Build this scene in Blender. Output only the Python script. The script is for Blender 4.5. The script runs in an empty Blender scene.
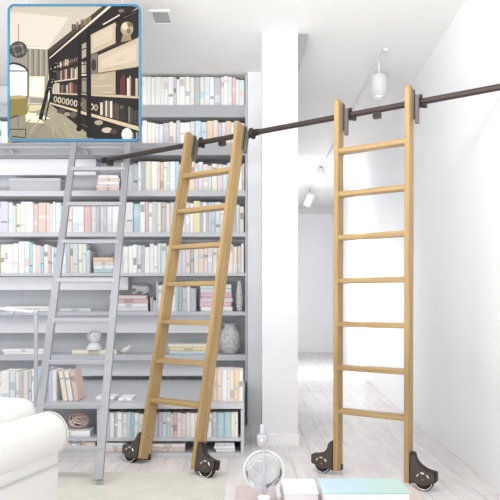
import bpy, bmesh, math, random
from mathutils import Vector, Matrix
R = random.Random(7)
COL = bpy.context.scene.collection
F, CX, HY, H = 580.4, 250.0, 302.15, 1.2          # focal in px, vanishing centre, eye height (m)
FLOOR = 0.0
CEIL = 3.45

def at(x, y, Y):
    return Vector(((x - CX) / F * Y, Y, H + (HY - y) / F * Y))
def on_floor(x, y, z=0.0):
    Y = F * (H - z) / (y - HY)
    return at(x, y, Y)
def lin(c):
    c = c / 255
    return c / 12.92 if c <= .04045 else ((c + .055) / 1.055) ** 2.4
def hexl(h):
    return tuple(lin(int(h[i:i + 2], 16)) for i in (0, 2, 4)) + (1,)

MATS = {}
def mat(name, hx, rough=.6, metal=0, bump=0, bscale=40, vary=0, vscale=6, coat=0, stretch=None, emit=0, trans=0, ior=1.45):
    if name in MATS: return MATS[name]
    m = bpy.data.materials.new(name); m.use_nodes = True
    nt = m.node_tree; b = nt.nodes['Principled BSDF']
    c = hexl(hx)
    b.inputs['Base Color'].default_value = c
    b.inputs['Roughness'].default_value = rough
    b.inputs['Metallic'].default_value = metal
    b.inputs['Coat Weight'].default_value = coat
    b.inputs['Transmission Weight'].default_value = trans
    b.inputs['IOR'].default_value = ior
    if emit:
        b.inputs['Emission Color'].default_value = c; b.inputs['Emission Strength'].default_value = emit
    if vary or bump:
        tc = nt.nodes.new('ShaderNodeTexCoord'); mp = nt.nodes.new('ShaderNodeMapping')
        if stretch: mp.inputs['Scale'].default_value = stretch
        nt.links.new(tc.outputs['Object'], mp.inputs['Vector'])
        if vary:
            n = nt.nodes.new('ShaderNodeTexNoise'); n.inputs['Scale'].default_value = vscale; n.inputs['Detail'].default_value = 6
            nt.links.new(mp.outputs[0], n.inputs['Vector'])
            r = nt.nodes.new('ShaderNodeValToRGB')
            r.color_ramp.elements[0].position = .3; r.color_ramp.elements[1].position = .7
            r.color_ramp.elements[0].color = tuple(v * (1 - vary) for v in c[:3]) + (1,)
            r.color_ramp.elements[1].color = tuple(min(1, v * (1 + vary * .5)) for v in c[:3]) + (1,)
            nt.links.new(n.outputs['Fac'], r.inputs[0]); nt.links.new(r.outputs[0], b.inputs['Base Color'])
        if bump:
            n = nt.nodes.new('ShaderNodeTexNoise'); n.inputs['Scale'].default_value = bscale
            nt.links.new(mp.outputs[0], n.inputs['Vector'])
            bp = nt.nodes.new('ShaderNodeBump'); bp.inputs['Strength'].default_value = bump; bp.inputs['Distance'].default_value = .01
            nt.links.new(n.outputs['Fac'], bp.inputs['Height']); nt.links.new(bp.outputs[0], b.inputs['Normal'])
    MATS[name] = m
    return m
def hm(hx, rough=.75):
    return mat('tone_' + hx, hx, rough)

# ---------------------------------------------------------------- mesh builder
class MB:
    def __init__(s): s.v = []; s.f = []; s.m = []; s.ms = []; s.sm = []
    def mi(s, m):
        if m not in s.ms: s.ms.append(m)
        return s.ms.index(m)
    def add(s, vs, fs, m, smooth=False):
        o = len(s.v); s.v += [Vector(p) for p in vs]; k = s.mi(m)
        for f in fs: s.f.append([o + i for i in f]); s.m.append(k); s.sm.append(smooth)
    def bm(s, bm, m, smooth=False):
        bm.verts.index_update()
        s.add([v.co.copy() for v in bm.verts], [[v.index for v in f.verts] for f in bm.faces], m, smooth); bm.free()
    def box(s, a, b, m, bev=0, seg=2, T=None):
        bm = bmesh.new(); bmesh.ops.create_cube(bm, size=1)
        a = Vector(a); b = Vector(b); c = (a + b) / 2; d = b - a
        for v in bm.verts: v.co = Vector((c[i] + v.co[i] * d[i] for i in range(3)))
        if bev: bmesh.ops.bevel(bm, geom=bm.edges[:], offset=bev, segments=seg, affect='EDGES', profile=.5)
        if T: bm.transform(T)
        bmesh.ops.recalc_face_normals(bm, faces=bm.faces)
        s.bm(bm, m, bool(bev and seg > 2))
    def cyl(s, p, q, r, m, r2=None, n=20, cap=True, smooth=True):
        p = Vector(p); q = Vector(q); d = (q - p); z = d.normalized()
        u = z.orthogonal().normalized(); w = z.cross(u)
        r2 = r if r2 is None else r2
        vs = []
        for c, rr in ((p, r), (q, r2)):
            for i in range(n):
                a = 2 * math.pi * i / n; vs.append(c + u * math.cos(a) * rr + w * math.sin(a) * rr)
        s.add(vs, [[i, (i + 1) % n, n + (i + 1) % n, n + i] for i in range(n)], m, smooth)
        if cap: s.add(vs, [list(range(n - 1, -1, -1)), list(range(n, 2 * n))], m)
    def lathe(s, prof, m, c=(0, 0, 0), n=28, axis='Z'):
        vs = []; c = Vector(c)
        for r, z in prof:
            for i in range(n):
                a = 2 * math.pi * i / n
                p = Vector((math.cos(a) * r, math.sin(a) * r, z))
                if axis == 'Y': p = Vector((p.x, -p.z, p.y))
                if axis == 'X': p = Vector((p.z, p.x, p.y))
                vs.append(c + p)
        fs = [[k * n + i, k * n + (i + 1) % n, (k + 1) * n + (i + 1) % n, (k + 1) * n + i] for k in range(len(prof) - 1) for i in range(n)]
        s.add(vs, fs, m, True)
    def prism(s, pts, y0, y1, m, bev=0, smooth=False):
        # outline in x,z extruded along y
        bm = bmesh.new(); lo = [bm.verts.new((x, y0, z)) for x, z in pts]; f = bm.faces.new(lo)
        r = bmesh.ops.extrude_face_region(bm, geom=[f])
        for v in r['geom']:
            if isinstance(v, bmesh.types.BMVert): v.co.y = y1
        bmesh.ops.recalc_face_normals(bm, faces=bm.faces)
        if bev: bmesh.ops.bevel(bm, geom=[e for e in bm.edges], offset=bev, segments=2, affect='EDGES')
        s.bm(bm, m, smooth)
    def tube(s, pts, r, m, n=10, closed=False):
        pts = [Vector(p) for p in pts]; N = len(pts); vs = []; up = None
        rs = r if isinstance(r, (list, tuple)) else [r] * N
        for i, p in enumerate(pts):
            a = pts[(i - 1) % N] if (closed or i) else p
            b = pts[(i + 1) % N] if (closed or i < N - 1) else p
            t = (b - a).normalized()
            if up is None: up = t.orthogonal().normalized()
            up = (up - t * up.dot(t)).normalized(); w = t.cross(up)
            for k in range(n):
                g = 2 * math.pi * k / n; vs.append(p + (up * math.cos(g) + w * math.sin(g)) * rs[i])
        M = N if closed else N - 1
        fs = [[i * n + k, i * n + (k + 1) % n, ((i + 1) % N) * n + (k + 1) % n, ((i + 1) % N) * n + k] for i in range(M) for k in range(n)]
        s.add(vs, fs, m, True)
        if not closed: s.add(vs, [list(range(n - 1, -1, -1)), list(range((N - 1) * n, N * n))], m)
    def build(s, name, parent=None, loc=None, mtx=None):
        me = bpy.data.meshes.new(name); me.from_pydata([tuple(v) for v in s.v], [], s.f)
        for m in s.ms: me.materials.append(m)
        me.polygons.foreach_set('material_index', s.m); me.polygons.foreach_set('use_smooth', s.sm); me.update()
        o = bpy.data.objects.new(name, me); COL.objects.link(o)
        if parent: o.parent = parent
        if loc is not None: o.location = loc
        if mtx is not None: o.matrix_world = mtx
        return o
def tag(o, label=None, cat=None, group=None, kind=None):
    if label: o['label'] = label
    if cat: o['category'] = cat
    if group: o['group'] = group
    if kind: o['kind'] = kind
    return o
def empty(name, loc=(0, 0, 0), label=None, cat=None, group=None, mtx=None):
    o = bpy.data.objects.new(name, None); COL.objects.link(o); o.location = loc
    if mtx is not None: o.matrix_world = mtx
    return tag(o, label, cat, group)
def subsurf(o, n=2):
    m = o.modifiers.new('sub', 'SUBSURF'); m.levels = n; m.render_levels = n

# ---------------------------------------------------------------- materials; the room's tones carry a white haze in their colour
def wood_mat():
    m = mat('oak_wood', 'C9A877', .42)
    nt = m.node_tree; b = nt.nodes['Principled BSDF']
    tc = nt.nodes.new('ShaderNodeTexCoord'); mp = nt.nodes.new('ShaderNodeMapping'); mp.inputs['Scale'].default_value = (60, 60, 2.2)
    n = nt.nodes.new('ShaderNodeTexNoise'); n.inputs['Scale'].default_value = 1; n.inputs['Detail'].default_value = 5
    r = nt.nodes.new('ShaderNodeValToRGB'); r.color_ramp.elements[0].position = .3; r.color_ramp.elements[1].position = .72
    r.color_ramp.elements[0].color = hexl('9F8256'); r.color_ramp.elements[1].color = hexl('BB9F70')
    nt.links.new(tc.outputs['Object'], mp.inputs[0]); nt.links.new(mp.outputs[0], n.inputs['Vector'])
    nt.links.new(n.outputs['Fac'], r.inputs[0]); nt.links.new(r.outputs[0], b.inputs['Base Color'])
    return m
WOOD = wood_mat()
RUNGWOOD = WOOD.copy(); RUNGWOOD.name = 'oak_rung_wood'
for n in RUNGWOOD.node_tree.nodes:
    if n.type == 'MAPPING': n.inputs['Scale'].default_value = (2.5, 60, 60)
BRONZE = mat('bronze_metal', '463D39', .42, .35)
DARKM = mat('dark_bronze', '2A221F', .5, .2)
PLATE = mat('plate_bronze', '544B46', .4, .3)
BRKT = mat('hanger_steel', '6E6965', .45, .3)
STEEL = mat('bright_steel', 'E4E2DC', .25, .8)
BLACKR = mat('black_rubber', '231F1E', .7)
WALLM = mat('wall_paint', 'F7F8F9', .85)
CEILM = mat('ceiling_paint', 'F0EFED', .9)
WHITE = mat('white_paint', 'F3F4F6', .55)
COLM = mat('column_paint', 'E9EAEC', .7)
SHELF = mat('shelf_laminate', 'CDCFD4', .5)
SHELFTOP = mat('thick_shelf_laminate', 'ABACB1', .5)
BACKP = mat('shelf_back', 'D2D4D8', .7)
FASC = mat('white_fascia', 'EFF0F4', .6)
PAGE = mat('book_pages', 'F3F0EA', .9)
FADE = mat('hazed_grey', 'A9AAAF', .5)  # this and the next grey have white haze put into the colour
FADE2 = mat('hazed_pale_grey', 'B6B7BC', .5)
SOFA = mat('cream_upholstery', 'E0DFDB', .95, bump=.15, bscale=250)
SEAM = mat('upholstery_piping', 'C6C4BF', .9)
CHROME = mat('pale_chrome', 'B9BABF', .3, .4)
GLASS = mat('clear_glass', 'F4F8FA', .03, trans=1, ior=1.2)

def floor_mat():
    m = bpy.data.materials.new('pale_floorboards'); m.use_nodes = True; nt = m.node_tree; b = nt.nodes['Principled BSDF']
    b.inputs['Roughness'].default_value = .38
    tc = nt.nodes.new('ShaderNodeTexCoord'); mp = nt.nodes.new('ShaderNodeMapping'); mp.inputs['Rotation'].default_value = (0, 0, math.radians(90))
    br = nt.nodes.new('ShaderNodeTexBrick'); br.inputs['Scale'].default_value = 1
    br.inputs['Brick Width'].default_value = 1.8; br.inputs['Row Height'].default_value = .16; br.inputs['Mortar Size'].default_value = .004
    br.inputs['Color1'].default_value = hexl('F1ECEB'); br.inputs['Color2'].default_value = hexl('E9E4E3'); br.inputs['Mortar'].default_value = hexl('D3CECD')
    n = nt.nodes.new('ShaderNodeTexNoise'); n.inputs['Scale'].default_value = 3; n.inputs['Detail'].default_value = 8
    mp2 = nt.nodes.new('ShaderNodeMapping'); mp2.inputs['Scale'].default_value = (6, 1, 1)
    r = nt.nodes.new('ShaderNodeValToRGB'); r.color_ramp.elements[0].position = .35; r.color_ramp.elements[1].position = .65
    r.color_ramp.elements[0].color = (.86, .86, .87, 1); r.color_ramp.elements[1].color = (1, 1, 1, 1)
    mx = nt.nodes.new('ShaderNodeMix'); mx.data_type = 'RGBA'; mx.blend_type = 'MULTIPLY'; mx.inputs[0].default_value = 1
    nt.links.new(tc.outputs['Object'], mp.inputs[0]); nt.links.new(mp.outputs[0], br.inputs[0])
    nt.links.new(tc.outputs['Object'], mp2.inputs[0]); nt.links.new(mp2.outputs[0], n.inputs['Vector']); nt.links.new(n.outputs['Fac'], r.inputs[0])
    nt.links.new(br.outputs[0], mx.inputs[6]); nt.links.new(r.outputs[0], mx.inputs[7]); nt.links.new(mx.outputs[2], b.inputs['Base Color'])
    return m

# ---------------------------------------------------------------- the setting
def struct(name, mb, **k): return tag(mb.build(name, **k), kind='structure')
YB, YL = 5.7, 4.48           # front planes: tall bookcase, low bookcase
YW = 6.04                    # wall behind the tall bookcase
XR0, XR1 = 1.58, 2.0         # right wall, near / far
YR0, YR1 = 3.666, 13.96
def xr(Y): return XR0 + (XR1 - XR0) * (Y - YR0) / (YR1 - YR0)
m = MB(); m.box((-3.6, -.3, -.1), (xr(14.2) + .1, 14.2, 0), floor_mat()); struct('floor', m)
m = MB(); m.box((-3.6, -.3, CEIL), (xr(14.2) + .1, 14.2, CEIL + .1), CEILM); struct('ceiling', m)
m = MB()
a, b = (xr(-.3), -.3), (xr(14.2), 14.2)
vs = [(a[0], a[1], 0), (a[0] + .12, a[1], 0), (b[0] + .12, b[1], 0), (b[0], b[1], 0)]
m.add(vs + [(x, y, CEIL) for x, y, _ in vs], [[0, 1, 2, 3], [7, 6, 5, 4], [0, 4, 5, 1], [1, 5, 6, 2], [2, 6, 7, 3], [3, 7, 4, 0]], WALLM)
struct('wall_right', m)
m = MB(); m.box((-3.6, YW, 0), (.42, YW + .12, CEIL), WALLM); struct('wall_back', m)
m = MB(); m.box((.36, YW + .12, 0), (.48, 13.96, CEIL), WHITE); struct('wall_inner', m)
m = MB(); m.box((.36, 13.96, 0), (xr(14.2), 14.1, CEIL), WHITE); struct('wall_far', m)
m = MB(); m.box((.48, 13.86, CEIL - .12), (xr(13.9), 13.96, CEIL), mat('cornice_paint', 'DADBDD', .8)); struct('trim_1', m)
m = MB(); m.box((-3.6, 5.0, 0), (-3.5, YW, CEIL), WALLM); struct('wall_left', m)
# square white column before the end of the bookcase wall
YC = 4.85
c0, c1 = at(262, 0, YC).x, at(298, 0, YC).x
m = MB(); m.box((c0, YC, 0), (c1, YC + .35, CEIL), COLM, .004, 2); struct('trim_2', m)
m = MB(); m.box((c0 - .012, YC - .014, 0), (c1 + .012, YC + .36, .1), WHITE, .004, 2); struct('baseboard_column', m)
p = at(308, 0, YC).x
m = MB(); m.prism([(c1, CEIL), (p, CEIL), (c1, CEIL - .36)], YC + .02, YC + .33, mat('gusset_shade', '8E8F94', .8)); struct('trim_3', m)  # wedge beside the column head; soffit-side shade put into its grey
# short wall return between bookcase and column
m = MB(); m.box((at(247.5, 0, YB).x, YB - .02, 0), (c0 + .04, YW, CEIL), mat('return_paint', 'E9EBF0', .8)); struct('wall_return', m)

# ---------------------------------------------------------------- tall bookcase
def zat(y, Y): return H + (HY - y) / F * Y
BXL = -3.0; BXR = at(247, 0, YB).x
LT = H - .787            # top of low bookcase
bc = empty('bookcase', ((BXL + BXR) / 2, YB, LT), 'tall pale grey built-in bookcase full of books across the left wall', 'bookcase')
def world_part(mb, name, par):
    o = mb.build(name); o.parent = par; o.matrix_parent_inverse = par.matrix_world.inverted() if False else Matrix.Translation(-Vector(par.location)); return o
SH = {}
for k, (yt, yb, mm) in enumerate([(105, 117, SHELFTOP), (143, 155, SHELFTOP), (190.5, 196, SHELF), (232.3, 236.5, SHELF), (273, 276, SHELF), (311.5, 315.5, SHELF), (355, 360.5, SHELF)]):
    z1, z0 = zat(yt, YB), zat(yb, YB); SH[k + 1] = z1
    m = MB(); m.box((BXL + .016, YB, z0), (BXR - .016, YB + .3, z1), mm, .002, 1); world_part(m, 'shelf', bc)
for x in (BXL, BXR - .016):
    m = MB(); m.box((x, YB - .01, LT), (x + .016, YB + .32, CEIL - .02), SHELF, .002, 1); world_part(m, 'side_panel', bc)
m = MB(); m.box((BXL, YB + .3, LT), (BXR, YB + .32, CEIL - .02), BACKP); world_part(m, 'back_panel', bc)
def fascia(x0, x1, y0, y1):
    m = MB(); a = at(x0, y1, YB + .14); b = at(x1, y0 - 5, YB + .14); b.z = min(b.z, zat(y0, YB) - .001)
    m.box((max(a.x, BXL + .018), YB + .14, a.z), (b.x, YB + .29, b.z), FASC, .003, 1); world_part(m, 'drawer_box', bc)
fascia(-40, 96, 155.2, 175); fascia(-40, 128, 276.2, 290); fascia(-40, 214, 315.7, 333); fascia(76, 214, 360.7, 376)

# ---------------------------------------------------------------- low bookcase
LB0, LB1 = -2.6, at(244, 0, YL).x
lb = empty('low_bookcase', ((LB0 + LB1) / 2, YL, 0), 'low pale bookcase on the floor with a deep top below the tall shelves', 'bookcase')
m = MB(); m.box((LB0, YL - .015, LT - .035), (LB1, YB + .32, LT), SHELF, .003, 1); world_part(m, 'top_board', lb)
zl = zat(438, YL); ZP = .035
m = MB(); m.box((LB0 + .025, YL, zl - .025), (LB1 - .025, YL + .35, zl), SHELF, .002, 1); world_part(m, 'shelf', lb)
m = MB(); m.box((LB0 + .025, YL, 0), (LB1 - .025, YL + .35, ZP), SHELF, .002, 1); world_part(m, 'plinth', lb)
m = MB(); m.box((LB0, YL + .35, 0), (LB1, YL + .37, LT - .035), BACKP); world_part(m, 'back_panel', lb)
for x in (LB0, LB1 - .025, at(97, 0, YL).x):
    m = MB(); m.box((x, YL - .005, 0), (x + .025, YL + .35, LT - .035), SHELF, .002, 1); world_part(m, 'side_panel' if x in (LB0, LB1 - .025) else 'divider', lb)

# ---------------------------------------------------------------- books
PAL = ['F8F7F5', 'F6F4F0', 'EEF1F4', 'F2ECE2', 'E4E8EC', 'D8DCE2', 'DFE9EE', 'CFE0E8', 'F0E0D8', 'E9D6D2', 'F5EEDC', 'E6E4EA', 'D0D2D8', 'FAFAFA', 'FAFAFA', 'C6C9CF', 'DCE8E6', 'EADDE2']  # covers paled towards white; background haze is put into these colours
CN = {'F8F7F5': 'white', 'F6F4F0': 'off-white', 'EEF1F4': 'ice white', 'F2ECE2': 'ivory', 'E4E8EC': 'pale silver', 'D8DCE2': 'light grey', 'DFE9EE': 'icy blue', 'CFE0E8': 'pale blue', 'F0E0D8': 'pale peach',
      'E9D6D2': 'dusty pink', 'F5EEDC': 'cream', 'E6E4EA': 'pale lilac', 'D0D2D8': 'cool grey', 'FAFAFA': 'bright white', 'C6C9CF': 'mid grey', 'DCE8E6': 'pale mint', 'EADDE2': 'rose white',
      'B9D6DC': 'teal', 'BCD9EC': 'sky blue', 'F6EAB8': 'yellow', 'E8C4C8': 'pink', 'E6CFC4': 'salmon', 'D8C8C2': 'taupe', 'D9EBDD': 'pale green', 'EEC8D4': 'bright pink', 'D9D8EC': 'lavender', 'F2D9BE': 'light orange', 'BCC9CE': 'grey-blue'}
def shade(hx, k): return ''.join('%02X' % max(0, min(255, int(int(hx[i:i + 2], 16) * k))) for i in (0, 2, 4))
def book_mesh(t, h, d, cover, band=None, bandpos=.75):
    m = MB(); c = hm(cover, .55); e = min(.003, t * .12)
    # boards
    m.box((-t / 2, -d / 2 + .004, 0), (-t / 2 + e, d / 2, h), c); m.box((t / 2 - e, -d / 2 + .004, 0), (t / 2, d / 2, h), c)
    # rounded spine
    prof = [(-t / 2, .006), (-t * .42, .0015), (-t * .2, -.001), (t * .2, -.001), (t * .42, .0015), (t / 2, .006)]
    n = len(prof); vs = [(x, -d / 2 + y, 0) for x, y in prof] + [(x, -d / 2 + y, h) for x, y in prof]
    m.add(vs, [[i, i + 1, n + i + 1, n + i] for i in range(n - 1)], c, True)
    m.box((-t / 2 + e, -d / 2 + .005, .003), (t / 2 - e, d / 2 - .004, h - .004), PAGE)
    if band:
        z = h * bandpos; bh = h * R.choice([.05, .09, .16, .25])
        m.box((-t * .4, -d / 2 - .0022, max(.01, z - bh / 2)), (t * .4, -d / 2 + .003, min(h - .008, z + bh / 2)), hm(band, .5))
    return m
ORD = lambda n: str(n) + ('th' if 10 <= n % 100 <= 20 else {1: 'st', 2: 'nd', 3: 'rd'}.get(n % 10, 'th'))
def row(name, place, x0, x1, ybase, ytop, Y, z, over=(), wpx=(3.2, 6.2), depth=(.17, .24), gaps=(), pal=PAL, yv=3.5):
    """upright books from picture column x0 to x1 standing at height z, spines at depth Y"""
    over = sorted(over); items = []; x = x0; k = 0
    while x < x1 - 2:
        o = [q for q in over if q[0] <= x + .8 < q[1] - .8]
        if o: w = o[0][1] - x; hx = o[0][2]; ht = o[0][3] if len(o[0]) > 3 else ytop + R.uniform(0, 1)
        else:
            w = R.uniform(*wpx); nx = [q[0] for q in over if q[0] > x + .8]
            lim = min(nx + [x1]);
            if x + w > lim - 2: w = lim - x
            hx = R.choice(pal); ht = ytop + R.uniform(0, yv) + (R.uniform(1, 4) if R.random() < .2 else 0)
        if w < 1.2: x += w; continue
        if not any(g0 <= x + w / 2 <= g1 for g0, g1 in gaps): items.append((x, w, hx, ht))
        x += w
    for i, (x, w, hx, ht) in enumerate(items):
        t = w / F * Y * .95; h = zat(ht, Y) - zat(ybase, Y); d = R.uniform(*depth)
        band = R.choice([None, None, shade(hx, .82), 'FAFAFA', shade(hx, .7), 'C6C9CF', 'E9D6D2', 'CFE0E8'])
        ob = book_mesh(t, h, d, hx, band, R.uniform(.2, .85)).build('book', loc=((x + w / 2 - CX) / F * Y, Y + d / 2 + R.uniform(0, .012), z + .0006))
        size = 'thick' if w > 5.2 else ('slim' if w < 4 else 'medium')
        tag(ob, '%s %s book, %s from left in the %s' % (size, CN[hx], ORD(i + 1), place), 'book', name)
NB = YB + .02
row('books on the top shelf', 'top shelf row under the ceiling', 142, 244.6, 104.6, 75.5, NB, SH[1], [(142, 147.2, 'F8F7F5'), (147.2, 151, 'F6F4F0'), (151, 155, 'F8F7F5'), (155, 161, 'F6F4F0'), (161, 164, 'F8F7F5'), (164, 168, 'F6F4F0'), (168, 173.5, 'FAFAFA'), (173.5, 176.4, 'D0D2D8', 76), (176.4, 179.3, 'F8F7F5', 78), (179.3, 185, 'FAFAFA'), (185, 190, 'F6F4F0'), (190, 194.3, 'F2ECE2'), (194.3, 200, 'BCC9CE', 76), (200, 204, 'F2ECE2'), (204, 210, 'DFE9EE'), (210, 214, 'FAFAFA'), (214, 221, 'C6C9CF'), (221, 224, 'F2ECE2'), (224, 228, 'F8F7F5', 75), (228, 232, 'E4E8EC'), (232, 236, 'E8C4C8', 76), (236, 239, 'F6F4F0', 78), (239, 244.6, 'DFE9EE', 79)], depth=(.14, .2))
row('books on the second shelf', 'second shelf row down', 142, 244.6, 142.5, 119, NB, SH[2], [(176, 180, 'D0D2D8'), (195, 201, 'CFE0E8'), (207, 213, 'F2D9BE'), (213, 218, 'F0E0D8'), (226, 231, 'F2D9BE'), (234, 239, 'D8C8C2')], depth=(.14, .2), yv=3)
row('books at the left end of the second shelf', 'second shelf row left of the picture', -20, 7.5, 142.5, 119, NB, SH[2], depth=(.14, .2))
row('books on the third shelf', 'third shelf row down', 121, 244.4, 190, 160.5, NB, SH[3], [(121, 128, 'F6F4F0'), (128, 133, 'D0D2D8', 164), (133, 138, 'C6C9CF', 163), (138, 141, 'FAFAFA'), (141, 145, 'BCC9CE', 160.5), (145, 151, 'F5EEDC'), (151, 157, 'FAFAFA'), (157, 160, 'F0E0D8'), (160, 163.5, 'E6CFC4'), (163.5, 167, 'F5EEDC'), (167, 170, 'CFE0E8'), (170, 175, 'FAFAFA'), (175, 179, 'BCD9EC'), (198, 203, 'E4E8EC')], depth=(.16, .24))
row('books on the fourth shelf', 'fourth shelf row down', -18, 244, 231.8, 201, NB, SH[4], [(0, 8, 'D9D8EC', 201), (8, 12, 'FAFAFA', 202), (12, 16, 'D8DCE2', 205), (16, 20.5, 'F5EEDC', 203), (20.5, 25, 'F6F4F0', 201), (25, 32.5, 'FAFAFA', 201), (32.5, 38, 'D8C8C2', 203), (38, 46, 'E6CFC4', 202), (46, 49, 'F0E0D8', 202), (49, 53, 'EADDE2', 203), (53, 55, 'FAFAFA', 201), (55, 61, 'DFE9EE', 202), (84, 91, 'E8C4C8', 205), (96, 100, 'C6C9CF'), (112, 119, 'FAFAFA'), (119, 126, 'F6F4F0'), (126, 133, 'E4E8EC'), (133, 140, 'B9D6DC', 203), (140, 145, 'FAFAFA'), (145, 148.5, 'D8C8C2'), (148.5, 152, 'FAFAFA'), (152, 157, 'D8DCE2'), (157, 161, 'F5EEDC'), (161, 166, 'C6C9CF'), (193.5, 200, 'F6EAB8', 200), (200, 203, 'C6C9CF'), (203, 206, 'FAFAFA'), (206, 209, 'C6C9CF'), (211, 215, 'CFE0E8')])
row('books on the fifth shelf', 'fifth shelf row down', -18, 244, 272.6, 242.5, NB, SH[5], [(0, 4, 'F5EEDC', 244), (4, 8, 'FAFAFA', 244), (8, 13, 'F8F7F5', 244), (13, 18, 'F6F4F0', 243), (18, 24, 'FAFAFA', 241), (24, 29, 'EEF1F4', 241), (29, 32.5, 'B9D6DC', 242), (32.5, 35.5, 'FAFAFA', 244), (35.5, 41, 'E9D6D2', 245), (41, 43.5, 'BCD9EC', 246), (43.5, 48, 'F2ECE2', 244), (48, 51, 'D8C8C2', 245), (51, 53, 'FAFAFA', 246), (53, 58.5, 'BCD9EC', 247), (66, 70, 'BCC9CE'), (70, 73, 'F2D9BE'), (73, 78, 'CFE0E8'), (78, 82, 'F5EEDC')], gaps=[(90, 116)], yv=5)
row('books on the sixth shelf', 'sixth shelf row down', 150, 197, 311, 281, NB, SH[6], [(150, 153, 'C6C9CF', 297), (153, 156, 'D0D2D8', 300), (158, 162, 'FAFAFA', 285), (162, 170, 'F8F7F5', 284), (178, 182, 'C6C9CF', 286), (182, 187, 'D8DCE2', 287), (187, 190, 'FAFAFA', 286), (190, 196, 'D0D2D8', 288)])
# on the deep top of the low bookcase
NL = YL + .12
def ytoLT(h, Y): return HY + (H - LT - h) * F / Y
row('books on the top of the low bookcase', 'row standing on the low bookcase top', -12, 56, 401, 370, NL, LT, [(0, 9, 'F6F4F0', 371), (9, 15, 'E4E8EC', 371), (15, 19, 'F2ECE2', 372), (19, 23, 'C6C9CF', 371), (23, 28, 'F0E0D8', 371), (28, 31, 'CFE0E8', 372), (31, 34, 'F8F7F5', 369), (37, 44, 'BCD9EC', 368), (44, 48, 'C6C9CF', 369), (48, 52, 'D9D8EC', 371), (52, 56, 'F8F7F5', 370)])
row('books at the right end of the low bookcase top', 'right group on the low bookcase top', 213, 243, 401, 369, NL, LT, [(213, 217, 'F2D9BE'), (217, 222, 'F0E0D8'), (222, 227, 'FAFAFA'), (227, 230, 'EEF1F4'), (230, 234, 'F5EEDC'), (234, 239, 'F2D9BE'), (239, 243, 'F6F4F0')])
row('books inside the low bookcase', 'shelf row inside the low bookcase', 103, 238, 437, 411.5, YL + .015, zl, [(110, 114, 'F8F7F5'), (114, 117, 'C6C9CF'), (117, 122, 'FAFAFA'), (127, 131, 'CFE0E8'), (131, 134, 'BCD9EC'), (148, 152, 'F8F7F5'), (158, 163, 'D9D8EC'), (166, 171, 'CFE0E8'), (173, 177, 'E8C4C8'), (212, 217, 'C6C9CF'), (217, 224, 'B9D6DC'), (224, 231, 'B9D6DC'), (231, 235, 'F5EEDC'), (235, 238, 'F8F7F5')], yv=2.5, gaps=[(238, 244)], depth=(.16, .22))
row('books on the floor level of the low bookcase', 'left floor-level row of the low bookcase', 56, 95, 453.5, 442, YL + .015, ZP, [(60, 66, 'F0E0D8'), (66, 71, 'E9D6D2'), (71, 77, 'C6C9CF'), (77, 81, 'D0D2D8'), (81, 85, 'F2D9BE'), (85, 95, 'F0E0D8')], yv=1, depth=(.14, .18), wpx=(5, 8))

# leaning books
def leaning(x, w, ytop, ybase, Y, z, hx, deg, label):
    h = (zat(ytop, Y) - zat(ybase, Y)); t = w / F * Y
    ob = book_mesh(t, h, .19, hx, shade(hx, .8)).build('book')
    ob.location = ((x - CX) / F * Y, Y + .1, z + abs(math.sin(math.radians(deg))) * t / 2 + .001); ob.rotation_euler = (0, math.radians(deg), 0)
    tag(ob, label, 'book', 'leaning books')
for i, (x, hx, g, lb_) in enumerate([(65, 'F5EEDC', -9, 'cream book leaning left beside the upright row behind the sofa'), (70.6, 'F8F7F5', -9, 'white leaning book, middle of the three slanted ones behind the sofa'), (76.2, 'E6CFC4', -9, 'salmon leaning book, last of the slanted ones behind the sofa')]):
    leaning(x, 4.7, 371, 401, NL, LT, hx, g, lb_)

# lying books and stacks
def lying(x0, x1, ybase, ytop, Y, z, cols, group, place, dep=.2, jit=2.0):
    n = len(cols); h = (zat(ytop, Y) - zat(ybase, Y)) / n
    for i, hx in enumerate(cols):
        a = x0 + R.uniform(0, jit); b = x1 - R.uniform(0, jit); L = (b - a) / F * Y; d = dep * R.uniform(.85, 1)
        mb = book_mesh(h * .97, L, d, hx, shade(hx, .85) if R.random() < .6 else None, .5)
        for v in mb.v:                                   # lay it down, spine to the front
            v.xyz = (v.z - L / 2, v.y, v.x + h / 2)
        ob = mb.build('book', loc=(((a + b) / 2 - CX) / F * Y, Y + d / 2 + R.uniform(0, .01), z + h * i + .0006))
        pos = 'only one' if n == 1 else ('top' if i == n - 1 else ('lowest' if i == 0 else ORD(i + 1) + ' up'))
        tag(ob, ('%s book lying flat %s' % (CN[hx], place)) if n == 1 else '%s flat book, %s of the stack %s' % (CN[hx], pos, place), 'book', group)
    return z + h * n + .0006
lying(96, 120, 190, 174, NB, SH[3], ['F0E0D8', 'E9D6D2', 'F8F7F5', 'E9D6D2', 'F8F7F5'], 'stack on the third shelf', 'left on the third shelf')
lying(93, 114, 272.6, 257, NB, SH[5], ['B9D6DC', 'EEF1F4', 'F0E0D8', 'F2D9BE'], 'stack on the fifth shelf', 'behind the grey ladder')
zf = lying(109, 148, 311, 295, NB, SH[6], ['E4E8EC', 'F8F7F5', 'E8C4C8', 'E9D6D2'], 'stack under the figurine', 'under the grey figurine')
lying(199, 233, 311, 284, NB, SH[6], ['F8F7F5', 'EEC8D4', 'EADDE2', 'EEC8D4', 'E4E8EC', 'D9EBDD'], 'stack behind the left oak ladder', 'behind the left oak ladder')
zc = lying(70, 118, 354.6, 350, NB, SH[7], ['F5EEDC'], 'book under the clock', 'under the round white ornament')
lying(168, 208, 354.6, 344, NB, SH[7], ['CFE0E8', 'F6EAB8', 'F5EEDC'], 'stack on the seventh shelf', 'behind the oak ladder on shelf seven')
lying(2, 46, 354.6, 349, NB, SH[7], ['F8F7F5', 'FAFAFA'], 'books at the left of the seventh shelf', 'left on the seventh shelf')
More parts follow.
